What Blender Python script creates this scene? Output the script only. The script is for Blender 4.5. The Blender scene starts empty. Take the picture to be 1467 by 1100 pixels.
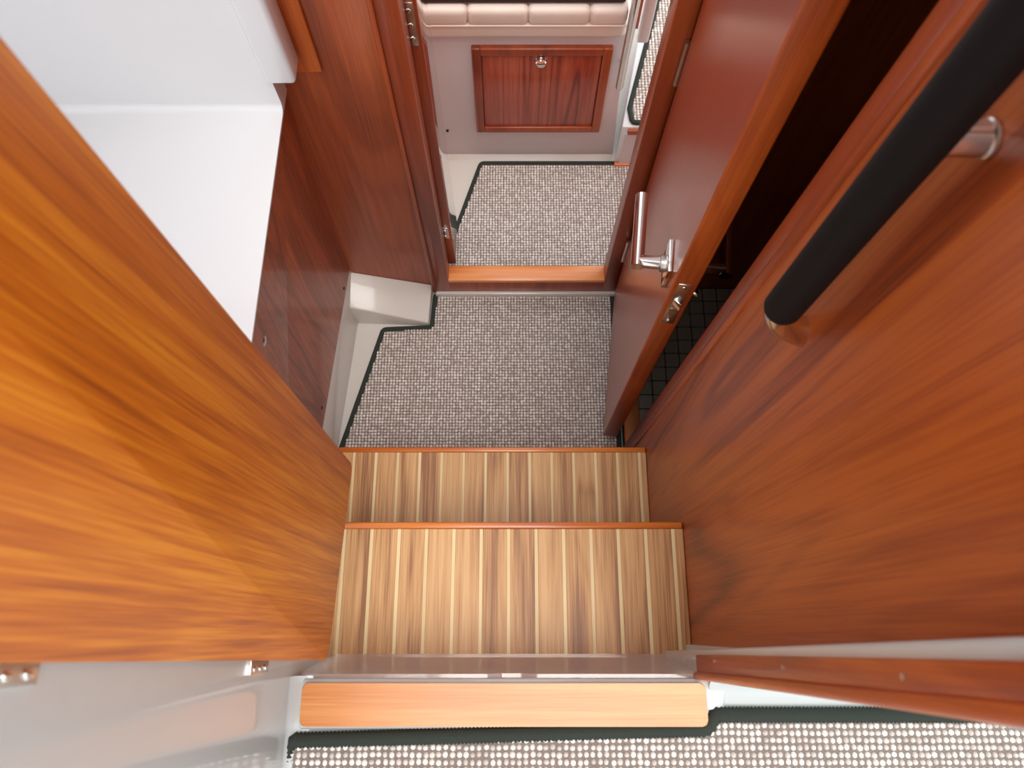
import bpy, bmesh, math, random
from mathutils import Vector, Matrix
random.seed(7)
scene = bpy.context.scene
C = scene.collection

# ------------------------------------------------------------------ camera
F_PX, W_PX, H_PX = 1060.0, 1467.0, 1100.0
TILT = math.radians(18.52)          # optical axis, measured from straight down towards the bow (+Y)
CAM_H = 1.76
cam_d = bpy.data.cameras.new('camera'); cam = bpy.data.objects.new('camera', cam_d); C.objects.link(cam)
cam.location = (0, 0, CAM_H); cam.rotation_euler = (TILT, 0, 0)
cam_d.sensor_width = 36; cam_d.lens = 36 * F_PX / W_PX; cam_d.clip_start = .02
cam_d.dof.use_dof = True; cam_d.dof.focus_distance = 1.3; cam_d.dof.aperture_fstop = 8.0
scene.camera = cam

# ------------------------------------------------------------------ world and light
wd = bpy.data.worlds.new('sky'); scene.world = wd; wd.use_nodes = True
bg = wd.node_tree.nodes['Background']; bg.inputs[0].default_value = (.95, .975, 1, 1); bg.inputs[1].default_value = 1.4
sun_d = bpy.data.lights.new('sun_offscreen', 'SUN'); sun_d.energy = 1.7; sun_d.angle = math.radians(30); sun_d.color = (1, .96, .9)
sun = bpy.data.objects.new('sun_offscreen', sun_d); C.objects.link(sun)
sun.rotation_euler = (math.radians(11), math.radians(7), 0)
vs = scene.view_settings
vs.view_transform = 'Standard'; vs.look = 'None'; vs.exposure = 0.2; vs.gamma = 1.0; vs.use_curve_mapping = False

# ------------------------------------------------------------------ layout helpers
def ray(u, v):
    px = (u - W_PX / 2) / F_PX; py = (H_PX / 2 - v) / F_PX
    s, c = math.sin(TILT), math.cos(TILT)
    return Vector((px, s + py * c, -c + py * s))
O = Vector((0, 0, CAM_H))
def at_z(u, v, z): d = ray(u, v); return O + d * ((z - CAM_H) / d.z)
def at_y(u, v, y): d = ray(u, v); return O + d * (y / d.y)
def at_x(u, v, x): d = ray(u, v); return O + d * (x / d.x)

# ------------------------------------------------------------------ mesh helpers
class B:
    def __init__(s): s.bm = bmesh.new()
    def _bev(s, verts, bev, seg=2):
        if bev > 0:
            es = set()
            for v in verts: es.update(v.link_edges)
            bmesh.ops.bevel(s.bm, geom=list(es), offset=bev, segments=seg, profile=.5, affect='EDGES', clamp_overlap=True)
    def box(s, x0, x1, y0, y1, z0, z1, bev=0, seg=2):
        P = [(x, y, z) for x in (x0, x1) for y in (y0, y1) for z in (z0, z1)]
        return s.hexa([P[0], P[4], P[6], P[2], P[1], P[5], P[7], P[3]], bev, seg)
    def hexa(s, p, bev=0, seg=2):       # p: bottom 4 ccw then top 4 ccw
        v = [s.bm.verts.new(q) for q in p]
        for f in ((3, 2, 1, 0), (4, 5, 6, 7), (0, 1, 5, 4), (1, 2, 6, 5), (2, 3, 7, 6), (3, 0, 4, 7)):
            s.bm.faces.new([v[i] for i in f])
        s._bev(v, bev, seg); return s
    def prism(s, pts, vec, bev=0, seg=2):
        vec = Vector(vec); a = [s.bm.verts.new(q) for q in pts]; b = [s.bm.verts.new(Vector(q) + vec) for q in pts]
        n = len(a)
        s.bm.faces.new(a[::-1]); s.bm.faces.new(b)
        for i in range(n): s.bm.faces.new([a[i], a[(i + 1) % n], b[(i + 1) % n], b[i]])
        s._bev(a + b, bev, seg); return s
    def sheet(s, rows):                 # grid surface from rows of points
        R = [[s.bm.verts.new(p) for p in r] for r in rows]
        for i in range(len(R) - 1):
            for j in range(len(R[0]) - 1):
                s.bm.faces.new([R[i][j], R[i][j + 1], R[i + 1][j + 1], R[i + 1][j]])
        return s
    def tube(s, pts, r, n=14, closed=False, cap=True, rib=0.0, flat=1.0):
        pts = [Vector(p) for p in pts]; m = len(pts); rings = []
        up = None
        for i, p in enumerate(pts):
            if closed: t = pts[(i + 1) % m] - pts[i - 1]
            else: t = pts[min(i + 1, m - 1)] - pts[max(i - 1, 0)]
            t.normalize()
            if up is None:
                up = Vector((0, 0, 1)) if abs(t.z) < .9 else Vector((0, 1, 0))
            a = (up - t * up.dot(t)).normalized(); up = a; b = t.cross(a)
            rr = (r[i] if isinstance(r, (list, tuple)) else r) * (1 + (rib if i % 2 else -rib))
            rings.append([s.bm.verts.new(p + a * rr * flat * math.cos(2 * math.pi * k / n) + b * rr * math.sin(2 * math.pi * k / n)) for k in range(n)])
        for i in range(m if closed else m - 1):
            A, Bq = rings[i], rings[(i + 1) % m]
            for k in range(n): s.bm.faces.new([A[k], A[(k + 1) % n], Bq[(k + 1) % n], Bq[k]])
        if not closed and cap:
            s.bm.faces.new(rings[0][::-1]); s.bm.faces.new(rings[-1])
        return s
    def lathe(s, prof, org, axis, n=20):   # prof [(r, h)] along axis from org
        axis = Vector(axis).normalized(); org = Vector(org)
        a = axis.orthogonal().normalized(); b = axis.cross(a); rings = []
        for r, h in prof:
            rings.append([s.bm.verts.new(org + axis * h + (a * math.cos(2 * math.pi * k / n) + b * math.sin(2 * math.pi * k / n)) * max(r, 1e-5)) for k in range(n)])
        for A, Bq in zip(rings, rings[1:]):
            for k in range(n): s.bm.faces.new([A[k], A[(k + 1) % n], Bq[(k + 1) % n], Bq[k]])
        s.bm.faces.new(rings[0][::-1]); s.bm.faces.new(rings[-1]); return s

WPOS = {}
def place(name, me, mat, parent, c):
    o = bpy.data.objects.new(name, me); C.objects.link(o)
    if mat is not None and not me.materials: me.materials.append(mat)
    base = WPOS[parent] if parent else Vector((0, 0, 0))
    if parent: o.parent = parent
    o.location = Vector(c) - base; WPOS[o] = Vector(c)
    return o
def mk(name, b, mat, parent=None, ang=35, flatshade=False):
    bm = b.bm
    bmesh.ops.recalc_face_normals(bm, faces=bm.faces)
    mn = Vector((1e9,) * 3); mx = -mn
    for v in bm.verts:
        for k in range(3): mn[k] = min(mn[k], v.co[k]); mx[k] = max(mx[k], v.co[k])
    c = Vector(((mn.x + mx.x) / 2, (mn.y + mx.y) / 2, mn.z))
    bmesh.ops.translate(bm, verts=bm.verts, vec=-c)
    me = bpy.data.meshes.new(name); bm.to_mesh(me); bm.free()
    if not flatshade:
        me.shade_smooth(); me.set_sharp_from_angle(angle=math.radians(ang))
    return place(name, me, mat, parent, c)
def tag(o, label=None, cat=None, group=None, kind=None):
    if label: o['label'] = label
    if cat: o['category'] = cat
    if group: o['group'] = group
    if kind: o['kind'] = kind
    return o
def thing(name, loc, label, cat, group=None, kind=None, rotz=None):
    o = bpy.data.objects.new(name, None); C.objects.link(o); o.location = loc; o.empty_display_size = .05
    WPOS[o] = Vector(loc) if rotz is None else Vector((0, 0, 0))   # rotated things are built in their own frame
    if rotz is not None: o.rotation_euler = (0, 0, rotz)
    return tag(o, label, cat, group, kind)
def roundpoly(pts, rad, seg=6):
    out = []; n = len(pts)
    for i in range(n):
        p = Vector(pts[i]); a = Vector(pts[i - 1]) - p; c = Vector(pts[(i + 1) % n]) - p
        r = rad[i] if isinstance(rad, (list, tuple)) else rad
        if r <= 0: out.append(p); continue
        an = a.angle(c); t = min(r / math.tan(an / 2), a.length * .45, c.length * .45)
        p0 = p + a.normalized() * t; p1 = p + c.normalized() * t
        for k in range(seg + 1):
            s = k / seg; out.append(p0 * (1 - s) ** 2 + p * 2 * s * (1 - s) + p1 * s * s)
    return out
def inside(poly, x, y):
    r = False; n = len(poly)
    for i in range(n):
        x0, y0 = poly[i][0], poly[i][1]; x1, y1 = poly[i - 1][0], poly[i - 1][1]
        if (y0 > y) != (y1 > y) and x < (x1 - x0) * (y - y0) / (y1 - y0) + x0: r = not r
    return r
def edge_dist(poly, x, y):
    best = 9; n = len(poly)
    for i in range(n):
        ax, ay = poly[i - 1][0], poly[i - 1][1]; bx, by = poly[i][0], poly[i][1]
        dx, dy = bx - ax, by - ay; L = dx * dx + dy * dy
        t = 0 if L == 0 else max(0, min(1, ((x - ax) * dx + (y - ay) * dy) / L))
        best = min(best, math.hypot(x - ax - t * dx, y - ay - t * dy))
    return best

# ------------------------------------------------------------------ materials
def srgb(r, g, b):
    f = lambda c: (c / 255 / 12.92) if c / 255 <= .04045 else ((c / 255 + .055) / 1.055) ** 2.4
    return (f(r), f(g), f(b), 1)
def base_mat(name):
    m = bpy.data.materials.new(name); m.use_nodes = True
    nt = m.node_tree; return m, nt, nt.nodes['Principled BSDF']
def N(nt, t, **kw):
    n = nt.nodes.new(t)
    for k, v in kw.items():
        if k in n.bl_rna.properties: setattr(n, k, v)
        else: n.inputs[k].default_value = v
    return n
def wood(name, cols, axis='z', rings=9.0, big=2.6, rough=.32, coat=.5, coat_rough=.12, var=.12, fiber=.45, bump=.06, line=.22, stretch=.17, drift=.5):
    m, nt, p = base_mat(name); L = nt.links.new
    tc = N(nt, 'ShaderNodeTexCoord'); oi = N(nt, 'ShaderNodeObjectInfo')
    add = N(nt, 'ShaderNodeVectorMath', operation='ADD'); L(tc.outputs['Object'], add.inputs[0])
    mul = N(nt, 'ShaderNodeMath', operation='MULTIPLY'); mul.inputs[1].default_value = 23.0; L(oi.outputs['Random'], mul.inputs[0]); L(mul.outputs[0], add.inputs[1])
    k = 'xyz'.index(axis)
    def mp(across, along):
        sc = [across] * 3; sc[k] = along
        q = N(nt, 'ShaderNodeMapping'); q.inputs['Scale'].default_value = sc; L(add.outputs[0], q.inputs[0]); return q.outputs[0]
    def noise(vec, scale=1.0, detail=2.0, dist=0.0):
        n = N(nt, 'ShaderNodeTexNoise'); n.inputs['Scale'].default_value = scale; n.inputs['Detail'].default_value = detail; n.inputs['Distortion'].default_value = dist
        L(vec, n.inputs['Vector']); return n.outputs['Fac']
    def math_(op, x, y, z=None):
        q = N(nt, 'ShaderNodeMath', operation=op)
        for i, w in enumerate((x, y, z)):
            if w is None: continue
            if isinstance(w, (int, float)): q.inputs[i].default_value = w
            else: L(w, q.inputs[i])
        return q.outputs[0]
    fig = noise(mp(1.0, stretch), big, 2.5, .3)                       # slow figure: its contours are the cathedral lines
    ph = math_('MULTIPLY', fig, rings * 6.283)
    sn = math_('MULTIPLY_ADD', math_('SINE', ph, 0), .5, .5)
    ln = math_('POWER', sn, 5.0)
    sn2 = math_('POWER', math_('MULTIPLY_ADD', math_('SINE', math_('MULTIPLY', ph, 3.3), 0), .5, .5), 3.0)
    fine = noise(mp(420.0, 9.0), 1.0, 2.0)                          # pores
    mid = noise(mp(110.0, 2.4), 1.0, 3.0)                           # fibre bundles
    wide = noise(mp(13.0, .8), 1.0, 3.0)                            # slow colour drift
    f = math_('MULTIPLY_ADD', wide, drift, .5 - drift * .5)
    f = math_('MULTIPLY_ADD', math_('SUBTRACT', mid, .5), fiber * 1.6, f)
    f = math_('MULTIPLY_ADD', math_('SUBTRACT', fine, .5), fiber * 1.5, f)
    f = math_('MULTIPLY_ADD', ln, -line, f); f = math_('MULTIPLY_ADD', sn2, -line * .45, f)
    f = math_('ADD', f, line * .35)
    f = math_('MULTIPLY_ADD', math_('SUBTRACT', oi.outputs['Random'], .5), var * 2, f)
    cr = N(nt, 'ShaderNodeValToRGB'); e = cr.color_ramp.elements
    e[0].position = .15; e[0].color = cols[0]; e[1].position = .8; e[1].color = cols[2]
    q = e.new(.48); q.color = cols[1]
    L(f, cr.inputs[0]); L(cr.outputs[0], p.inputs['Base Color'])
    p.inputs['Roughness'].default_value = rough; p.inputs['Coat Weight'].default_value = coat; p.inputs['Coat Roughness'].default_value = coat_rough
    bp = N(nt, 'ShaderNodeBump'); bp.inputs['Strength'].default_value = bump; bp.inputs['Distance'].default_value = .002
    L(fine, bp.inputs['Height']); L(bp.outputs[0], p.inputs['Normal'])
    return m
def plain(name, col, rough=.4, metal=0, coat=0, coat_rough=.03, noise=0.0, nscale=40, bump=0.0, bdist=.001, spec=.5):
    m, nt, p = base_mat(name); L = nt.links.new
    p.inputs['Base Color'].default_value = col; p.inputs['Roughness'].default_value = rough; p.inputs['Metallic'].default_value = metal
    p.inputs['Coat Weight'].default_value = coat; p.inputs['Coat Roughness'].default_value = coat_rough; p.inputs['Specular IOR Level'].default_value = spec
    tc = N(nt, 'ShaderNodeTexCoord'); n = N(nt, 'ShaderNodeTexNoise'); n.inputs['Scale'].default_value = nscale; n.inputs['Detail'].default_value = 4
    L(tc.outputs['Object'], n.inputs['Vector'])
    if noise:
        mx = N(nt, 'ShaderNodeMix', data_type='RGBA'); c2 = tuple(max(0, x * (1 - noise)) for x in col[:3]) + (1,)
        L(n.outputs['Fac'], mx.inputs[0]); mx.inputs[6].default_value = col; mx.inputs[7].default_value = c2; L(mx.outputs[2], p.inputs['Base Color'])
    if bump:
        bp = N(nt, 'ShaderNodeBump'); bp.inputs['Strength'].default_value = bump; bp.inputs['Distance'].default_value = bdist
        L(n.outputs['Fac'], bp.inputs['Height']); L(bp.outputs[0], p.inputs['Normal'])
    return m
def loops_mat(name, cols):
    m, nt, p = base_mat(name); L = nt.links.new
    g = N(nt, 'ShaderNodeNewGeometry'); cr = N(nt, 'ShaderNodeValToRGB'); e = cr.color_ramp.elements
    e[0].position = 0; e[0].color = cols[0]; e[1].position = 1; e[1].color = cols[2]; q = e.new(.45); q.color = cols[1]
    L(g.outputs['Random Per Island'], cr.inputs[0]); L(cr.outputs[0], p.inputs['Base Color'])
    p.inputs['Roughness'].default_value = .95; p.inputs['Specular IOR Level'].default_value = .1
    return m

MAH = (srgb(118, 44, 20), srgb(156, 64, 27), srgb(182, 84, 36))
M = {}
M['wall'] = wood('varnished_mahogany_wall', (srgb(108, 42, 10), srgb(156, 67, 15), srgb(184, 90, 24)), 'z', rings=13, big=2.2, coat_rough=.22, line=.32, fiber=.42, stretch=.13, coat=.22, rough=.4)
M['leaf'] = wood('varnished_teak_leaf', (srgb(154, 72, 8), srgb(194, 102, 14), srgb(218, 132, 28)), 'z', rings=7, big=3.0, coat_rough=.25, fiber=.6, coat=.15, rough=.45, line=.16)
M['bulk'] = wood('mahogany_bulkhead', (srgb(122, 52, 22), srgb(164, 76, 34), srgb(186, 96, 44)), 'z', rings=6, big=2.5, fiber=.3, coat=.25, rough=.4)
M['cab'] = wood('cabinet_mahogany', (srgb(124, 56, 28), srgb(166, 80, 42), srgb(188, 100, 54)), 'z', rings=10, big=4, fiber=.42, line=.22, stretch=.08, coat=.2, rough=.42)
M['door'] = wood('red_mahogany_door', (srgb(124, 44, 24), srgb(152, 60, 34), srgb(168, 74, 44)), 'z', rings=3, big=2, fiber=.18, line=.1, rough=.3, coat_rough=.22)
M['edge'] = wood('lipping_wood', (srgb(142, 58, 16), srgb(174, 78, 22), srgb(198, 98, 30)), 'z', rings=6, big=4, coat=.2, rough=.42)
M['frame'] = wood('frame_wood', (srgb(116, 46, 22), srgb(152, 64, 30), srgb(174, 84, 40)), 'z', rings=4, big=4, fiber=.3, coat=.25, rough=.38)
M['locker'] = wood('locker_wood', (srgb(104, 40, 28), srgb(158, 68, 46), srgb(186, 92, 62)), 'z', rings=12, big=9, fiber=.5, line=.3, stretch=.03)
M['thresh'] = wood('threshold_wood', (srgb(196, 104, 50), srgb(222, 132, 72), srgb(236, 156, 94)), 'x', rings=5, big=5, rough=.4)
M['sill'] = wood('sill_teak', (srgb(186, 108, 44), srgb(206, 132, 66), srgb(220, 154, 90)), 'x', rings=6, big=4, rough=.35, coat=.25)
M['nose'] = wood('nosing_teak', (srgb(176, 84, 24), srgb(204, 108, 36), srgb(222, 134, 56)), 'x', rings=4, big=5)
M['plank'] = wood('teak_plank', (srgb(148, 96, 54), srgb(198, 146, 90), srgb(218, 172, 116)), 'y', rings=5, big=6, rough=.45, coat=.15, coat_rough=.3, var=.06, fiber=.6, line=.25, stretch=.12)
M['holly'] = wood('holly_strip', (srgb(214, 184, 132), srgb(232, 206, 154), srgb(240, 218, 172)), 'y', rings=2, big=5, rough=.45, coat=.1, fiber=.3)
M['gel'] = plain('white_gelcoat', srgb(226, 226, 228), .3, coat=.8, coat_rough=.04, noise=.03, nscale=3)
M['gelgrey'] = plain('grey_white_gelcoat', srgb(206, 212, 212), .3, coat=.55, coat_rough=.03, noise=.04, nscale=4)
M['liner'] = plain('cream_floor_liner', srgb(218, 212, 204), .35, coat=.5, coat_rough=.08, noise=.03, nscale=5)
M['grey'] = plain('grey_settee_face', srgb(216, 208, 208), .5, noise=.05, nscale=6)
M['chrome'] = plain('polished_steel', (.78, .76, .73, 1), .1, metal=1)
M['satin'] = plain('brushed_steel', (.62, .60, .57, 1), .28, metal=1)
M['black'] = plain('black_leather', srgb(20, 16, 16), .7, noise=.3, nscale=150, bump=.25, bdist=.0006, spec=.2)
M['dark'] = plain('dark_matte', srgb(18, 12, 10), .8)  # near-black of the small cabinet and drain plugs
M['bind'] = plain('green_grey_binding', srgb(58, 64, 58), .9, noise=.3, nscale=300, spec=.2)
M['loops'] = loops_mat('sisal_loops', (srgb(196, 184, 176), srgb(225, 215, 208), srgb(244, 238, 232)))
M['back'] = plain('carpet_backing', srgb(142, 130, 123), .95, noise=.4, nscale=200)
M['cush'] = plain('cream_vinyl', srgb(240, 224, 210), .5, noise=.06, nscale=30, bump=.2, bdist=.0008)
M['brown'] = plain('dark_brown_fabric', srgb(64, 48, 46), .9, noise=.25, nscale=300, bump=.3)
M['tile'] = plain('taupe_tile', srgb(164, 157, 142), .45, noise=.06, nscale=20)
M['grout'] = plain('black_grout', srgb(14, 12, 11), .8)
def acrylic():
    m, nt, p = base_mat('smoked_acrylic'); L = nt.links.new
    nt.nodes.remove(p); out = nt.nodes['Material Output']
    col = srgb(252, 236, 230)
    tr = N(nt, 'ShaderNodeBsdfTransparent', Color=(.99, .97, .96, 1)); df = N(nt, 'ShaderNodeBsdfDiffuse', Color=col); tl = N(nt, 'ShaderNodeBsdfTranslucent', Color=col)
    gl = N(nt, 'ShaderNodeBsdfGlossy', Roughness=.08); gl.inputs['Color'].default_value = (1, 1, 1, 1)
    m1 = N(nt, 'ShaderNodeMixShader', Fac=.5); L(df.outputs[0], m1.inputs[1]); L(tl.outputs[0], m1.inputs[2])
    m2 = N(nt, 'ShaderNodeMixShader', Fac=.36); L(tr.outputs[0], m2.inputs[1]); L(m1.outputs[0], m2.inputs[2])
    m3 = N(nt, 'ShaderNodeMixShader', Fac=.06); L(m2.outputs[0], m3.inputs[1]); L(gl.outputs[0], m3.inputs[2])
    L(m3.outputs[0], out.inputs['Surface'])
    return m
M['acryl'] = acrylic()

# ================================================================== STRUCTURE
Z_FWD = .04
# floor liner under the corridor and the fore cabin
fl = thing('floor', (0, .7, 0), 'cream moulded floor liner around the corridor carpet', 'floor', kind='structure')
mk('liner_base', B().box(-.75, .28, .05, .87, -.04, 0), M['liner'], fl)
mk('fore_cabin_liner', B().box(-.75, .75, .87, 1.9, -.04, Z_FWD), M['liner'], fl)
# raised wedge of the liner in the corner by the bulkhead
w0 = at_y(500, 386, .848); w1 = at_z(619, 412, .03); w2 = at_z(614, 463, .012); w3 = at_z(499, 437, .085)
w1.y = .848
b = B().hexa([(w0.x - .03, w0.y, -.01), (w3.x - .03, w3.y - .012, -.01), (w2.x, w2.y - .004, -.01), (w1.x, .848, -.01),
              (w0.x - .03, w0.y, w0.z), (w3.x - .03, w3.y, w3.z), (w2.x, w2.y, .016), (w1.x, .848, .034)], .003, 3)
mk('raised_corner', b, M['liner'], fl)
# toe board under the galley cabinet
cb0 = at_y(501, 386, .848); cb1 = at_z(463, 610, cb0.z)          # cabinet front, bottom edge (far, near)
dirc = (cb1 - cb0) / (cb1.y - cb0.y)
def on_cab(y): return cb0 + dirc * (y - cb0.y)
e0, e1 = on_cab(.848), on_cab(.05)
b = B().hexa([(e0.x - .02, .848, -.01), (e1.x - .02, .05, -.01), (e1.x + .012, .05, -.01), (e0.x + .012, .848, -.01),
              (e0.x - .02, .848, cb0.z + .004), (e1.x - .02, .05, cb0.z + .004), (e1.x, .05, cb0.z + .004), (e0.x, .848, cb0.z + .004)], .003)
mk('toe_board', b, M['liner'], fl)

# forward bulkhead
TOPZ = 2.0
wf = thing('wall_forward', (0, .86, 0), 'mahogany bulkhead across the corridor end', 'wall', kind='structure')
mk('bulkhead_panel', B().box(-1.25, -.19, .848, .875, -.01, TOPZ), M['bulk'], wf)
mk('bulkhead_panel', B().box(.262, 1.3, .848, .875, -.01, TOPZ), M['bulk'], wf)
mk('bulkhead_lintel', B().box(-.19, .262, .848, .875, 1.9, TOPZ), M['bulk'], wf)
# overlay board beside the white upstand
q0 = at_y(462, 104, .84); q1 = at_y(410, 104, .84)
mk('overlay_board', B().box(-.345, q0.x, .840, .85, q0.z, TOPZ, .003), M['edge'], wf)

# doorway frame to the fore cabin
tr = thing('trim_1', (.03, .84, 0), 'mahogany doorway frame of the fore cabin', 'door frame', kind='structure')
mk('frame_post', B().box(-.198, -.158, .832, .872, .03, 1.93, .004), M['frame'], tr)
mk('frame_post', B().box(.230, .266, .832, .872, .03, 1.93, .004), M['frame'], tr)
mk('frame_bead', B().box(-.203, -.194, .827, .834, .03, 1.93, .002), M['frame'], tr)
mk('frame_head', B().box(-.198, .266, .832, .872, 1.9, 1.96, .004), M['frame'], tr)
mk('kick_board', B().box(-.198, .266, .834, .85, .02, .082, .002), M['frame'], tr)
mk('threshold', B().box(-.160, .232, .83, .872, .08, .094, .003), M['thresh'], tr)
mk('carpet_gap_bead', B().box(-.198, .27, .826, .838, .0, .024, .003), M['liner'], tr)

# starboard companionway wall with the return at the head doorway
XR = .270
wr = thing('wall_right', (XR, .2, 0), 'tall varnished mahogany panel beside the steps', 'wall', kind='structure')
ye = lambda z: .430 - .035 * z           # forward edge of the wall at the head doorway
yn = lambda z: -.045 + .030 * z          # edge at the cockpit side
def slab(x0, x1, ya, yb, z0, z1, bev=.003, seg=2):
    return B().hexa([(x0, ya(z0), z0), (x1, ya(z0), z0), (x1, yb(z0), z0), (x0, yb(z0), z0), (x0, ya(z1), z1), (x1, ya(z1), z1), (x1, yb(z1), z1), (x0, yb(z1), z1)], bev, seg)
mk('wall_panel', slab(XR, XR + .03, yn, lambda z: ye(z) - .03, 0, TOPZ, .004, 3), M['wall'], wr)
mk('corner_bead', slab(XR - .003, XR + .02, lambda z: ye(z) - .040, lambda z: ye(z) - .025, 0, TOPZ, .004, 4), M['edge'], wr)
mk('door_stop', slab(XR, XR + .03, lambda z: ye(z) - .0255, ye, 0, TOPZ, .004, 3), M['frame'], wr)

# head compartment shell
hw = thing('wall_head', (.9, .4, 0), 'dark shell of the head compartment behind its door', 'wall', kind='structure')
mk('side_panel', B().box(1.0, 1.03, .0, .86, 0, TOPZ), M['bulk'], hw)
mk('aft_panel', B().box(.30, 1.03, -.01, .02, 0, TOPZ), M['bulk'], hw)
tag(mk('ceiling', B().box(.275, 1.05, -.02, .88, TOPZ, TOPZ + .02), M['gel']), 'white deckhead over the head compartment', 'ceiling', kind='structure')

# head floor of small taupe tiles
hf = thing('floor_head', (.6, .6, 0), 'tiled floor of the head compartment', 'floor', kind='structure')
mk('grout_bed', B().box(.27, 1.0, .02, .85, -.04, .012), M['grout'], hf)
PT = .0362
tb = B().box(-PT / 2 + .0012, PT / 2 - .0012, -PT / 2 + .0012, PT / 2 - .0012, 0, .006, .0008, 1)
bmesh.ops.recalc_face_normals(tb.bm, faces=tb.bm.faces)
tme = bpy.data.meshes.new('tile'); tb.bm.to_mesh(tme); tb.bm.free()
for i in range(10):
    for j in range(16):
        place('tile', tme, M['tile'], hf, (.312 + PT * (i + .5), .846 - PT * (j + .5), .0105 + .0006 * random.random()))
hs = thing('trim_2', (.29, .63, 0), 'orange teak sill of the head doorway', 'sill', kind='structure')
mk('sill_strip', B().box(.274, .311, .34, .848, -.005, .024, .003), wood('head_sill_teak', (srgb(176, 84, 34), srgb(206, 112, 52), srgb(222, 134, 70)), 'y', rings=5, big=5, coat=.1, rough=.5), hs)

# cockpit sole, ledge and glossy left jamb
ZS = .80
fc = thing('floor_cockpit', (0, -.3, ZS), 'grey white moulded cockpit sole around the sill board', 'floor', kind='structure')
mk('sole', B().box(-.275, 1.2, -.9, -.06, ZS - .03, ZS), M['gelgrey'], fc)
mk('sill_ledge', B().box(-.252, .236, -.109, -.053, .56, ZS + .007, .005, 4), M['gelgrey'], fc)
mk('ledge_end', B().prism([(.228, -.05, ZS - .02), (.26, -.05, ZS - .02), (.252, -.088, ZS - .02), (.236, -.108, ZS - .02), (.222, -.108, ZS - .02)], (0, 0, .0265), .005, 3), M['gelgrey'], fc)
def cove(p0, p1, du, dw, r, n=7):   # quarter hollow along p0-p1; du, dw unit vectors away from the corner
    p0, p1, du, dw = map(Vector, (p0, p1, du, dw)); rows = []
    prof = [du * r * (1 - math.sin(t)) + dw * r * (1 - math.cos(t)) for t in [math.pi / 2 * k / n for k in range(n + 1)]]
    bb = B(); pts = [Vector((0, 0, 0))] + prof
    bb.prism([p0 + q for q in pts], p1 - p0); return bb
mk('bulkhead_cove', cove((.235, -.052, ZS), (1.2, -.052, ZS), (0, -1, 0), (0, 0, 1), .034), M['gelgrey'], fc, ang=60)
mk('jamb_cove', cove((-.262, -.9, ZS), (-.262, -.05, ZS), (1, 0, 0), (0, 0, 1), .022), M['gelgrey'], fc, ang=60)

wl = thing('wall_left', (-.27, -.4, ZS), 'glossy white gelcoat jamb mirroring the sole', 'wall', kind='structure')
mk('jamb_face', B().box(-.30, -.262, -.9, .004, ZS - .04, TOPZ, .006, 3), M['gelgrey'], wl)
mk('jamb_foot', B().box(-.36, -.272, -.075, -.012, .3, ZS - .02, .008, 3), M['gelgrey'], wl)

# right hand jamb: white bulkhead edge with a rebated wooden board
wj = thing('trim_3', (.24, -.03, .58), 'rebated mahogany jamb board of the companionway opening', 'jamb', kind='structure')
def edge_line(x, pa, pb):               # y of a near vertical arris on the plane X = x, as a function of z
    a_, b_ = at_x(pa[0], pa[1], x), at_x(pb[0], pb[1], x)
    return lambda z: a_.y + (b_.y - a_.y) * (z - a_.z) / (b_.z - a_.z)
XJ = .222
jt = edge_line(XJ, (1012, 938), (1460, 946)); jm = edge_line(XJ, (1006, 966), (1460, 1014)); jb = edge_line(XJ, (1003, 974), (1460, 1042))
mk('bulkhead_edge', slab(XJ + .006, XR + .002, lambda z: jb(max(z, .8)) + .001, lambda z: yn(z) + .001, .578, TOPZ, .004, 3), M['gelgrey'], wj)
mk('bulkhead_aft', B().box(.262, 1.2, -.048, -.018, .5, TOPZ), M['gelgrey'], wj)
bj = mk('jamb_board', slab(XJ, XJ + .012, jm, jt, .806, TOPZ, .002), M['edge'], wj)
mk('rebate_strip', slab(XJ - .004, XJ + .012, jb, lambda z: jm(z) + .002, .800, TOPZ, .003, 3), M['edge'], wj)
for u_, v_ in ((1022, 947), (1121, 956), (1293, 969)):
    c_ = at_x(u_, v_, XJ)
    mk('screw_plug', B().lathe([(.0022, 0), (.0022, .0006)], c_, (-1, 0, 0), 10), M['satin'], bj)

# hull side behind the galley: low white wall, unseen window band added above to daylight the worktop, coachroof over the galley
tag(mk('wall_port', B().box(-1.28, -1.25, -.1, .9, 0, 1.2), M['gel']), 'white hull lining behind the galley worktop', 'wall', kind='structure')
wn = thing('unseen_window', (-1.265, .4, 1.2), 'unseen port side window band added to light the galley', 'window', kind='structure')
for y in (-.1, .4, .87): mk('unseen_window_post', B().box(-1.28, -1.25, y, y + .03, 1.2, TOPZ, .003), M['gel'], wn)
tag(mk('ceiling_galley', B().box(-1.28, -.36, -.02, .88, TOPZ, TOPZ + .02), M['gel']), 'white coachroof lining over the galley', 'ceiling', kind='structure')

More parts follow.
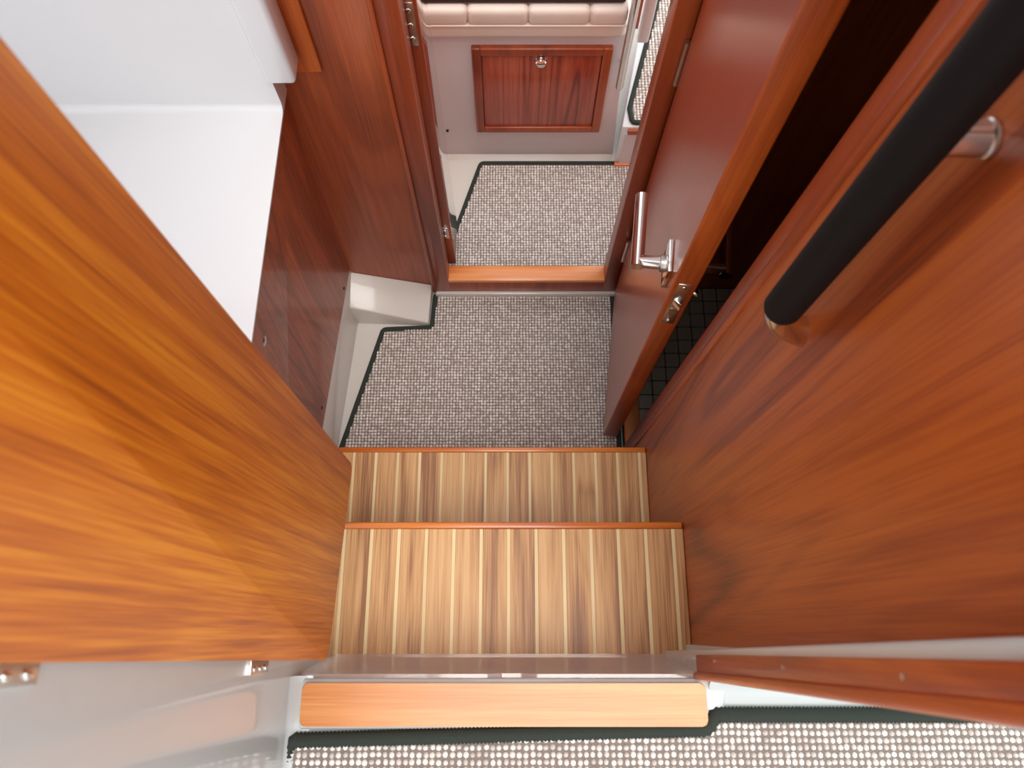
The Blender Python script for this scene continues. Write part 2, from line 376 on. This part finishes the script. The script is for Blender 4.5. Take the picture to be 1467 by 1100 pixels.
# ================================================================== COMPANIONWAY STEPS
def step(name, label, y0, y1, ztop, x0, x1, phase, pitch, riser_y):
    t = thing(name, ((x0 + x1) / 2, (y0 + y1) / 2, 0), label, 'step', 'companionway steps')
    mk('step_body', B().box(x0, x1, y0, riser_y, .002 if ztop < .4 else .306, ztop - .012), M['wall'], t)
    mk('tread_base', B().box(x0, x1, y0, y1 - .002, ztop - .02, ztop - .004), M['nose'], t)
    mk('nosing', B().box(x0, x1, y1 - .011, y1, ztop - .028, ztop + .0012, .003, 3), M['nose'], t)
    yb, ye = y0, y1 - .011
    sw = .0056
    def flat(w):
        bb = B().box(-w / 2, w / 2, -(ye - yb) / 2, (ye - yb) / 2, 0, .0045, .0003, 1)
        bmesh.ops.recalc_face_normals(bb.bm, faces=bb.bm.faces)
        me = bpy.data.meshes.new('strip'); bb.bm.to_mesh(me); bb.bm.free(); return me
    pw = pitch - sw - .0002
    ms, mp_ = flat(sw), flat(pw)
    k0 = math.ceil((x0 - phase) / pitch); xs = []
    k = k0
    while phase + k * pitch < x1 - .004: xs.append(phase + k * pitch); k += 1
    for x in xs: place('holly_strip', ms, M['holly'], t, (x, (yb + ye) / 2, ztop - .0043))
    for a, c in zip(xs, xs[1:]): place('teak_plank', mp_, M['plank'], t, ((a + c) / 2, (yb + ye) / 2, ztop - .0045))
    for a, c in ((x0, xs[0] - sw / 2), (xs[-1] + sw / 2, x1)):
        if c - a > .003: place('teak_plank', flat(c - a - .0003), M['plank'], t, ((a + c) / 2, (yb + ye) / 2, ztop - .0045))
    return t
step('companionway_step', 'lower teak and holly step just above the corridor carpet', .10, .354, .302, -.350, XR - .0005, -.0087, .0441, .335)
step('companionway_step', 'upper teak and holly step just below the sill board', -.066, .165, .580, -.340, XR - .0005, -.0052, .0431, .145)

# sill board
tag(mk('sill_board', B().prism(roundpoly([(-.2475, -.1045, ZS + .006), (.2285, -.1045, ZS + .006), (.2285, -.0575, ZS + .006), (-.2475, -.0575, ZS + .006)], .007, 4), (0, 0, .013), .0025, 2), M['sill'], ang=15),
    'pale teak sill board with rounded corners at the cockpit edge', 'sill')
# clear riser plate behind the upper tread
pts = [(-.262, 0, .5815), (.262, 0, .5815), (.262, 0, .795), (.03, 0, .795), (.012, 0, .7895), (-.012, 0, .7895), (-.03, 0, .795), (-.262, 0, .795)]
pts = roundpoly(pts, [0, 0, .012, .01, .01, .01, .01, .012], 4)
lo, hi = -.031, -.0485
pts = [(p.x, lo + (hi - lo) * (p.z - .58) / .215, p.z) for p in pts]
tag(mk('acrylic_plate', B().prism(pts, (0, -.005, 0)), M['acryl'], ang=30), 'smoky clear acrylic plate with a finger notch above the upper step', 'plate')

# ================================================================== CARPETS
def carpet(name, label, poly, z, pitch, br, loops, back, bind, thick=.006, rib=.05):
    poly = [(p[0], p[1]) for p in poly]
    cx = sum(p[0] for p in poly) / len(poly); cy = sum(p[1] for p in poly) / len(poly)
    t = thing(name, (cx, cy, z), label, 'carpet', 'bound sisal carpets')
    rp = roundpoly([Vector((x, y, 0)) for x, y in poly], .012, 5)
    rp2 = [(p.x, p.y) for p in rp]
    mk('backing', B().prism([(x, y, z) for x, y in rp2], (0, 0, thick)), back, t)
    bb = B(); bm = bb.bm
    xs = [p[0] for p in poly]; ys = [p[1] for p in poly]
    ny = int((max(ys) - min(ys)) / pitch) + 1; nx = int((max(xs) - min(xs)) / pitch) + 1
    for j in range(ny):
        for i in range(nx):
            x = min(xs) + pitch * (i + .5) + random.uniform(-.08, .08) * pitch; y = max(ys) - pitch * (j + .5) + random.uniform(-.08, .08) * pitch
            if not inside(rp2, x, y) or edge_dist(rp2, x, y) < br * .75: continue
            rx = pitch * random.uniform(.38, .48); ry = pitch * random.uniform(.40, .52); h = pitch * random.uniform(.25, .42); tz = z + thick
            r0 = []; r1 = []
            for k in range(6):
                a = math.pi / 3 * k + .3
                r0.append(bm.verts.new((x + rx * math.cos(a), y + ry * math.sin(a), tz - .0003)))
                r1.append(bm.verts.new((x + rx * .78 * math.cos(a), y + ry * .78 * math.sin(a), tz + h * .7)))
            top = bm.verts.new((x, y, tz + h))
            for k in range(6):
                q = (k + 1) % 6
                bm.faces.new([r0[k], r0[q], r1[q], r1[k]]); bm.faces.new([r1[k], r1[q], top])
    wv = mk('woven_loops', bb, loops, t, ang=80); wv['kind'] = 'stuff'
    # whipped edge binding
    path = []; n = len(rp)
    for i in range(n):
        a, c = rp[i], rp[(i + 1) % n]; m = max(1, int((c - a).length / .0022))
        for k in range(m): path.append(a.lerp(c, k / m))
    if len(path) % 2: path.pop()
    mk('binding', B().tube([(p.x, p.y, z + br * .85) for p in path], br, 8, closed=True, rib=rib, flat=.85), bind, t, ang=80)
    return t
def zp(z, *uv): return [at_z(u, v, z)[:2] for u, v in uv]
zc = .010
cl = zp(zc, (624, 420), (618.5, 468), (549, 471), (489, 640))
d = (Vector(cl[3]) - Vector(cl[2])); low = Vector(cl[2]) + d * ((.345 - cl[2][1]) / d.y)
poly = [(.261, .345), (.261, cl[0][1]), cl[0], cl[1], cl[2], (cl[2][0] + d.x * .6, cl[2][1] + d.y * .6), (low.x, .345)]
carpet('corridor_carpet', 'beige sisal carpet with a notched corner on the corridor floor', poly, .0005, .0076, .0065, M['loops'], M['back'], M['bind'])
zf = Z_FWD + .008
f0 = zp(zf, (689, 233)); f1 = zp(zf, (652, 332)); dd = Vector(f1[0]) - Vector(f0[0]); fl_ = Vector(f0[0]) + dd * ((.90 - f0[0][1]) / dd.y)
carpet('fore_cabin_carpet', 'beige sisal carpet beyond the doorway threshold', [(.36, .880), (.36, f0[0][1]), f0[0], (fl_.x, .90), (fl_.x, .880)], Z_FWD, .0074, .0062, M['loops'], M['back'], M['bind'])
k = zp(ZS + .008, (414, 1061), (1015, 1044), (1024, 1024), (396, 1100))
carpet('cockpit_carpet', 'pale sisal carpet with green binding on the cockpit sole', [(-.236, -.5), (k[3][0] + .004, k[3][1]), k[0], k[1], k[2], (.9, k[2][1]), (.9, -.5)], ZS, .0078, .0085, M['loops'], M['back'], M['bind'], rib=.11)

# ================================================================== GALLEY CABINET AND WORKTOP
ZT = .775
gt0 = at_z(411, 120, ZT); gt1 = at_z(360, 490, ZT)
gd = (gt1 - gt0) / (gt1.y - gt0.y)
def on_top(y): return gt0 + gd * (y - gt0.y)
g = thing('galley_cabinet', (-.7, .45, 0), 'mahogany galley cabinet under the white worktop', 'cabinet')
A, Bq, Cq, D = on_cab(.847), on_cab(.06), on_top(.06), on_top(.847)
mk('front_panel', B().hexa([(A.x, .847, A.z), (A.x - .025, .847, A.z), (Bq.x - .025, .06, A.z), (Bq.x, .06, A.z),
    (D.x - .008, .847, ZT - .004), (D.x - .035, .847, ZT - .004), (Cq.x - .035, .06, ZT - .004), (Cq.x - .008, .06, ZT - .004)]), M['cab'], g)
mk('carcass', B().box(-1.24, -.47, .06, .836, .02, ZT - .005), M['cab'], g)
def cab_pt(u, v, off=0):            # point on the cabinet front
    p0, p1, p2 = Vector((A.x, .847, A.z)), Vector((Bq.x, .06, A.z)), Vector((D.x - .008, .847, ZT - .001))
    n = (p1 - p0).cross(p2 - p0).normalized()
    if n.x < 0: n = -n
    r = ray(u, v); return O + r * ((p0 - O).dot(n) / r.dot(n)) + n * off, n
for u, v in ((492.5, 413), (461, 584)):
    p, n = cab_pt(u, v)
    mk('plug_hole', B().lathe([(.004, -.001), (.004, .0012), (.002, .0014)], p, n, 12), M['dark'], g)
p, n = cab_pt(361, 487)
mk('push_knob', B().lathe([(.011, -.001), (.011, .004), (.006, .006), (.006, .012), (.010, .015), (.009, .020), (.003, .022)], p, n, 20), M['chrome'], g)

wt = thing('galley_worktop', (-.8, .45, ZT), 'glossy white worktop with a raised upstand beside the teak door leaf', 'worktop')
prof = [(.05, ZT - .004), (.05, ZT)]
prof += [(.76, ZT)]
rc = .014
for q in range(9):
    a = math.pi / 2 * q / 8; prof.append((.782 + rc * math.sin(a), ZT + rc * (1 - math.cos(a))))
prof += [(.797, 1.0), (.80, 1.5), (.836, 1.5), (.836, ZT - .004)]
bb = B(); ra = []; rb = []
for (y, z) in prof:
    xe = on_top(y).x if z < ZT + .03 else on_top(y).x
    ra.append((xe, y, z)); rb.append((-1.24, y, z))
bm = bb.bm; va = [bm.verts.new(q) for q in ra]; vb = [bm.verts.new(q) for q in rb]
bm.faces.new(va[::-1]); bm.faces.new(vb)
for i in range(len(va)): bm.faces.new([va[i], va[(i + 1) % len(va)], vb[(i + 1) % len(va)], vb[i]])
mk('worktop_slab', bb, M['gel'], wt, ang=40)
u0 = at_y(412, 112, .80); u1 = at_y(436, 98, .842)
mk('upstand_end', B().box(on_top(.8).x - .008, u1.x, .788, .8385, u0.z - .002, 1.5, .008, 4), M['gel'], wt, ang=50)

# ================================================================== DOORS
# teak companionway leaf, hinged at the glossy jamb
P1, P2, P3, P4 = at_z(470, 945, .81), at_z(505, 666, .81), at_x(0, 50, -.215), at_x(0, 950, -.225)
up2 = P2 + (P3 - P2) * ((2.0 - P2.z) / (P3.z - P2.z)); up1 = P1 + (P4 - P1) * ((2.0 - P1.z) / (P4.z - P1.z))
nrm = (P2 - P1).cross(up2 - P1).normalized(); up1.x -= (up1 - P1).dot(nrm) / nrm.x      # keep the leaf flat
d3 = thing('door_3', (P1.x, P1.y, .81), 'orange teak companionway door leaf swung open over the steps', 'door', kind='structure')
face = roundpoly([P1, P2, up2, up1], [.012, .010, 0, 0], 5)
lf = mk('door_panel', B().prism(face, (-.020, 0, 0), .003, 3), M['leaf'], d3, ang=50)
for (u, v) in ((370, 955), (4, 965)):
    c = at_x(u, v, -.2615)
    h = mk('hinge', B().box(-.2635, -.2595, c.y - .007, c.y + .012, c.z - .028, c.z + .028, .0008), M['satin'], d3)
    for zz in (-.018, 0, .018):
        mk('screw', B().lathe([(.0036, 0), (.0030, .0012), (.0006, .0016)], (-.2595, c.y - .001, c.z + zz), (1, 0, 0), 12), M['chrome'], h)

# head compartment door (built in its own frame: x from hinge to free edge, y through the thickness)
hx, hy = .2625, .822; ex, ey = .2185, .447
Ld = math.hypot(ex - hx, ey - hy); ra_ = math.atan2(ey - hy, ex - hx)
d1 = thing('door_1', (hx, hy, 0), 'reddish mahogany head door standing ajar with steel lever', 'door', kind='structure', rotz=ra_)
TD = .033
mk('door_panel', B().box(0, Ld - .004, 0, TD, .035, 1.94), M['door'], d1)
le = mk('door_lipping', B().box(Ld - .006, Ld, -.0006, TD + .0006, .035, 1.94, .003, 3), M['edge'], d1)
zl = .80
lp = mk('lock_plate', B().box(Ld - .001, Ld + .0012, .007, .026, zl - .075, zl + .055, .0008), M['satin'], d1)
mk('latch', B().prism([(Ld, .010, zl - .012), (Ld, .023, zl - .012), (Ld + .010, .021, zl - .012), (Ld + .003, .010, zl - .012)], (0, 0, .022), .0008), M['chrome'], lp)
mk('latch_slot', B().box(Ld, Ld + .0018, .011, .022, zl - .042, zl - .022), M['satin'], lp)
for z in (zl - .065, zl + .045): mk('screw', B().lathe([(.0035, 0), (.003, .0012), (.0006, .0016)], (Ld + .001, .0165, z), (1, 0, 0), 12), M['chrome'], lp)
for sgn, y0 in ((-1, 0), (1, TD)):
    px = Ld - .048; zh = zl + .018
    hd = mk('lever_handle', B(), None, d1) if False else None
    pth = [(px, y0 + sgn * .004, zh), (px, y0 + sgn * .046, zh)]
    hb = B().tube(pth, .0095, 20)
    hd = mk('lever_neck', hb, M['chrome'], d1)
    arm = B().tube([(px + .0095, y0 + sgn * .046, zh), (px - .108, y0 + sgn * .046, zh)], .0095, 20)
    mk('lever_grip', arm, M['chrome'], hd)
    mk('rose', B().box(px - .025, px + .025, min(y0, y0 + sgn * .007), max(y0, y0 + sgn * .007), zh - .027, zh + .027, .0015), M['chrome'], d1)
    mk('rose_collar', B().lathe([(.0125, .006), (.0125, .014), (.0105, .016)], (px, y0, zh), (0, sgn, 0), 20), M['satin'], hd)
mk('turn_knob', B().lathe([(.008, 0), (.008, .012), (.005, .014), (.005, .02), (.007, .024), (.002, .026)], (Ld - .048, TD, zl - .06), (0, 1, 0), 16), M['chrome'], d1)
for z in (.25, .84, 1.6):
    mk('hinge', B().tube([(-.003, -.003, z - .045), (-.003, -.003, z + .045)], .0042, 12), M['satin'], d1)

# fore cabin door leaf folded open inside the cabin
d2 = thing('door_2', (-.16, .9, .07), 'narrow glossy door leaf folded open inside the fore cabin', 'door', kind='structure')
mk('door_panel', B().box(-.181, -.1415, .884, 1.0, .085, 1.88, .003, 3), plain('glossy_red_varnish', srgb(132, 60, 44), .12, coat=1, coat_rough=.02, noise=.12, nscale=12), d2)
mk('door_lipping', B().box(-.182, -.141, .881, .8865, .085, 1.88, .002), M['frame'], d2)
for z0, z1, zs in ((.82, .905, (.835, .862, .89)), (.215, .262, (.226, .25))):
    h = mk('hinge', B().box(-.163, -.147, .8785, .8815, z0, z1, .0008), M['satin'], d2)
    for z in zs: mk('screw', B().lathe([(.0045, 0), (.004, .0012), (.001, .0018)], (-.155, .8785, z), (0, -1, 0), 12), M['chrome'], h)

# ================================================================== FORE CABIN
YS = 1.232
st = thing('settee_base', (0, 1.4, Z_FWD), 'grey settee base with a locker below the cream cushion', 'settee')
ztop = at_y(750, 50, YS).z
mk('base_panel', B().hexa([(-.5, YS, Z_FWD), (.274, YS, Z_FWD), (.274, 1.62, Z_FWD), (-.5, 1.62, Z_FWD), (-.5, YS, ztop), (.252, YS, ztop), (.252, 1.62, ztop), (-.5, 1.62, ztop)], .004), M['grey'], st)
mk('base_fillet', B().prism([(-.5, YS + .002, Z_FWD), (-.5, YS - .012, Z_FWD), (-.5, YS + .002, Z_FWD + .012)], (.772, 0, 0)), M['liner'], st)
la, lb_, lc, ld = at_y(676, 63, YS), at_y(880, 64, YS), at_y(857, 184, YS), at_y(682, 184, YS)
x0, x1, z0, z1 = (la.x + ld.x) / 2, (lb_.x + lc.x) / 2, (lc.z + ld.z) / 2, (la.z + lb_.z) / 2
fw = .021; YF = YS - .014
lk = mk('locker_backing', B().box(x0 + .006, x1 - .006, YS - .002, YS + .004, z0 + .006, z1 - .006), M['frame'], st)
for nm, bx in (('locker_stile', (x0, x0 + fw, z0, z1)), ('locker_stile', (x1 - fw, x1, z0, z1)), ('locker_rail', (x0 + fw - .001, x1 - fw + .001, z1 - fw, z1)), ('locker_rail', (x0 + fw - .001, x1 - fw + .001, z0, z0 + fw))):
    mk(nm, B().box(bx[0], bx[1], YF, YS + .001, bx[2], bx[3], .003, 3), M['frame'], st)
gp = .0025
ldr = mk('locker_door', B().box(x0 + fw + gp, x1 - fw - gp, YF + .004, YS - .001, z0 + fw + gp * .5, z1 - fw - gp * .5, .0012), M['locker'], st)
kp = at_y(775, 88, YF)
mk('push_knob', B().lathe([(.0145, -.001), (.0145, .003), (.0125, .006), (.0125, .010), (.010, .013), (.003, .0135)], (kp.x, YF + .004, kp.z), (0, -1, 0), 24), M['chrome'], ldr)
pk = at_y(641, 187, YS); mk('drain_plug', B().lathe([(.004, 0), (.003, .003)], (pk.x, YS, pk.z), (0, -1, 0), 12), M['dark'], st)

cu = thing('seat_cushion', (0, 1.4, ztop), 'cream channelled vinyl seat cushion on the grey settee base', 'cushion')
zb = ztop; zm = at_y(750, 37, YS - .012).z; zt_ = at_y(750, 15, YS - .012).z
xs = [-.42] + [at_y(u, 20, YS - .012).x for u in (669, 757, 846)] + [.243]
mk('cushion_band', B().box(-.42, .243, YS - .010, 1.6, zb, zm + .002, .009, 4), M['cush'], cu)
for a, c in zip(xs, xs[1:]):
    mk('cushion_channel', B().box(a - .001, c + .001, YS - .013, 1.58, zm - .004, zt_, .013, 5), M['cush'], cu, ang=60)
mk('piping', B().tube([(-.42, YS - .012, zm), (.243, YS - .012, zm)], .0022, 8), M['cush'], cu)
tag(mk('blanket', B().box(-.42, .238, YS + .004, 1.56, zt_ + .0001, zt_ + .024, .008, 4), M['brown'], ang=60), 'dark brown fabric blanket spread over the cream cushion', 'blanket')

# chrome pole with its wooden backing post
c = at_y(887, 126, 1.205)
pl = thing('chrome_pole', (c.x, 1.205, c.z), 'polished steel pole hanging in front of the settee corner', 'pole')
mk('pole_tube', B().tube([(c.x, 1.205, c.z), (c.x, 1.205, c.z + .006), (c.x, 1.205, 1.5)], [.0075, .0095, .0095], 20), M['chrome'], pl)
mk('wall_bracket', B().tube([(c.x, 1.205, c.z + .06), (c.x, 1.236, c.z + .06)], .006, 12), M['chrome'], pl)
mk('wooden_backing', B().box(c.x - .002, c.x + .017, 1.212, 1.236, c.z + .17, 1.5, .002), M['frame'], pl)

# raised berth step with carpet
bs = thing('berth_step', (.4, 1.4, Z_FWD), 'white berth step beside the settee carrying a carpet strip', 'step')
zq = .20
pa, pb = at_z(891, 182, zq), at_z(925, 0, zq); pa.y = max(pa.y, 1.19)
dq = pb - pa; pc = pa + dq * 1.5
mk('step_body', B().prism([(pa.x, pa.y, Z_FWD), (.75, pa.y, Z_FWD), (.75, pc.y, Z_FWD), (pc.x, pc.y, Z_FWD)], (0, 0, zq - Z_FWD), .004), M['gel'], bs)
mk('step_face', B().box(pa.x + .012, .75, pa.y - .006, pa.y + .002, Z_FWD + .002, zq - .022), M['grey'], bs)
mk('step_lip', B().box(pa.x + .016, .75, pa.y - .008, pa.y + .004, zq - .022, zq - .006, .002), M['frame'], bs)
mk('step_foot', B().box(pa.x + .0, .75, pa.y - .010, pa.y, Z_FWD, Z_FWD + .016, .002), M['thresh'], bs)
r0, r1, r2 = at_z(906, 177, zq + .006), at_z(902, 155, zq + .006), at_z(943, 0, zq + .006)
e = r2 + (r2 - r1) * .3
carpet('berth_step_carpet', 'narrow sisal carpet strip with grey binding on the berth step', [(r0.x, r0.y + .004), (.62, r0.y + .004), (.62, e.y), (e.x, e.y), (r1.x, r1.y)], zq, .0085, .0065, M['loops'], M['back'], M['bind'])
wp = at_y(918, 58, 1.26)
tag(mk('white_post', B().box(wp.x - .010, wp.x + .016, 1.25, 1.275, wp.z, 1.5, .006, 3), M['gel']), 'small white gelcoat post behind the chrome pole', 'post')

# ================================================================== HANDRAIL on the starboard wall
XH = .232
h0 = at_x(1122, 440, XH); h1 = at_x(1345, 170, XH)
hr = thing('handrail', (XR, h0.y, h0.z), 'black leather wrapped grab rail on the mahogany wall', 'handrail')
dh = (h1 - h0).normalized(); he = h0 + dh * ((1.98 - h0.z) / dh.z)
RH = .0165
nseg = 24
mk('leather_grip', B().tube([h0 + dh * -.004] + [h0 + (he - h0) * (i / nseg) for i in range(nseg + 1)], [RH * .93] + [RH] * (nseg + 1), 24), M['black'], hr, ang=60)
base = at_x(1160, 488, XR)
pth = []
P0 = h0 + dh * .006; P2_ = at_x(1152, 476, XR + .003); P1_ = h0 - dh * .034
for i in range(13):
    s = i / 12; pth.append(P0 * (1 - s) ** 2 + P1_ * 2 * s * (1 - s) + P2_ * s * s)
mk('curved_end', B().tube(pth, RH * .86, 24), M['chrome'], hr, ang=60)
mid = at_x(1335, 262, XH)
t_ = (mid.z - h0.z) / dh.z; mid = h0 + dh * t_
mk('stand_off', B().tube([mid, Vector((XR + .002, mid.y, mid.z))], .0105, 20), M['chrome'], hr, ang=60)
mk('stand_off_collar', B().lathe([(.0118, 0), (.0118, .002), (.0106, .003)], (XR - .001, mid.y, mid.z), (-1, 0, 0), 24), M['satin'], hr)
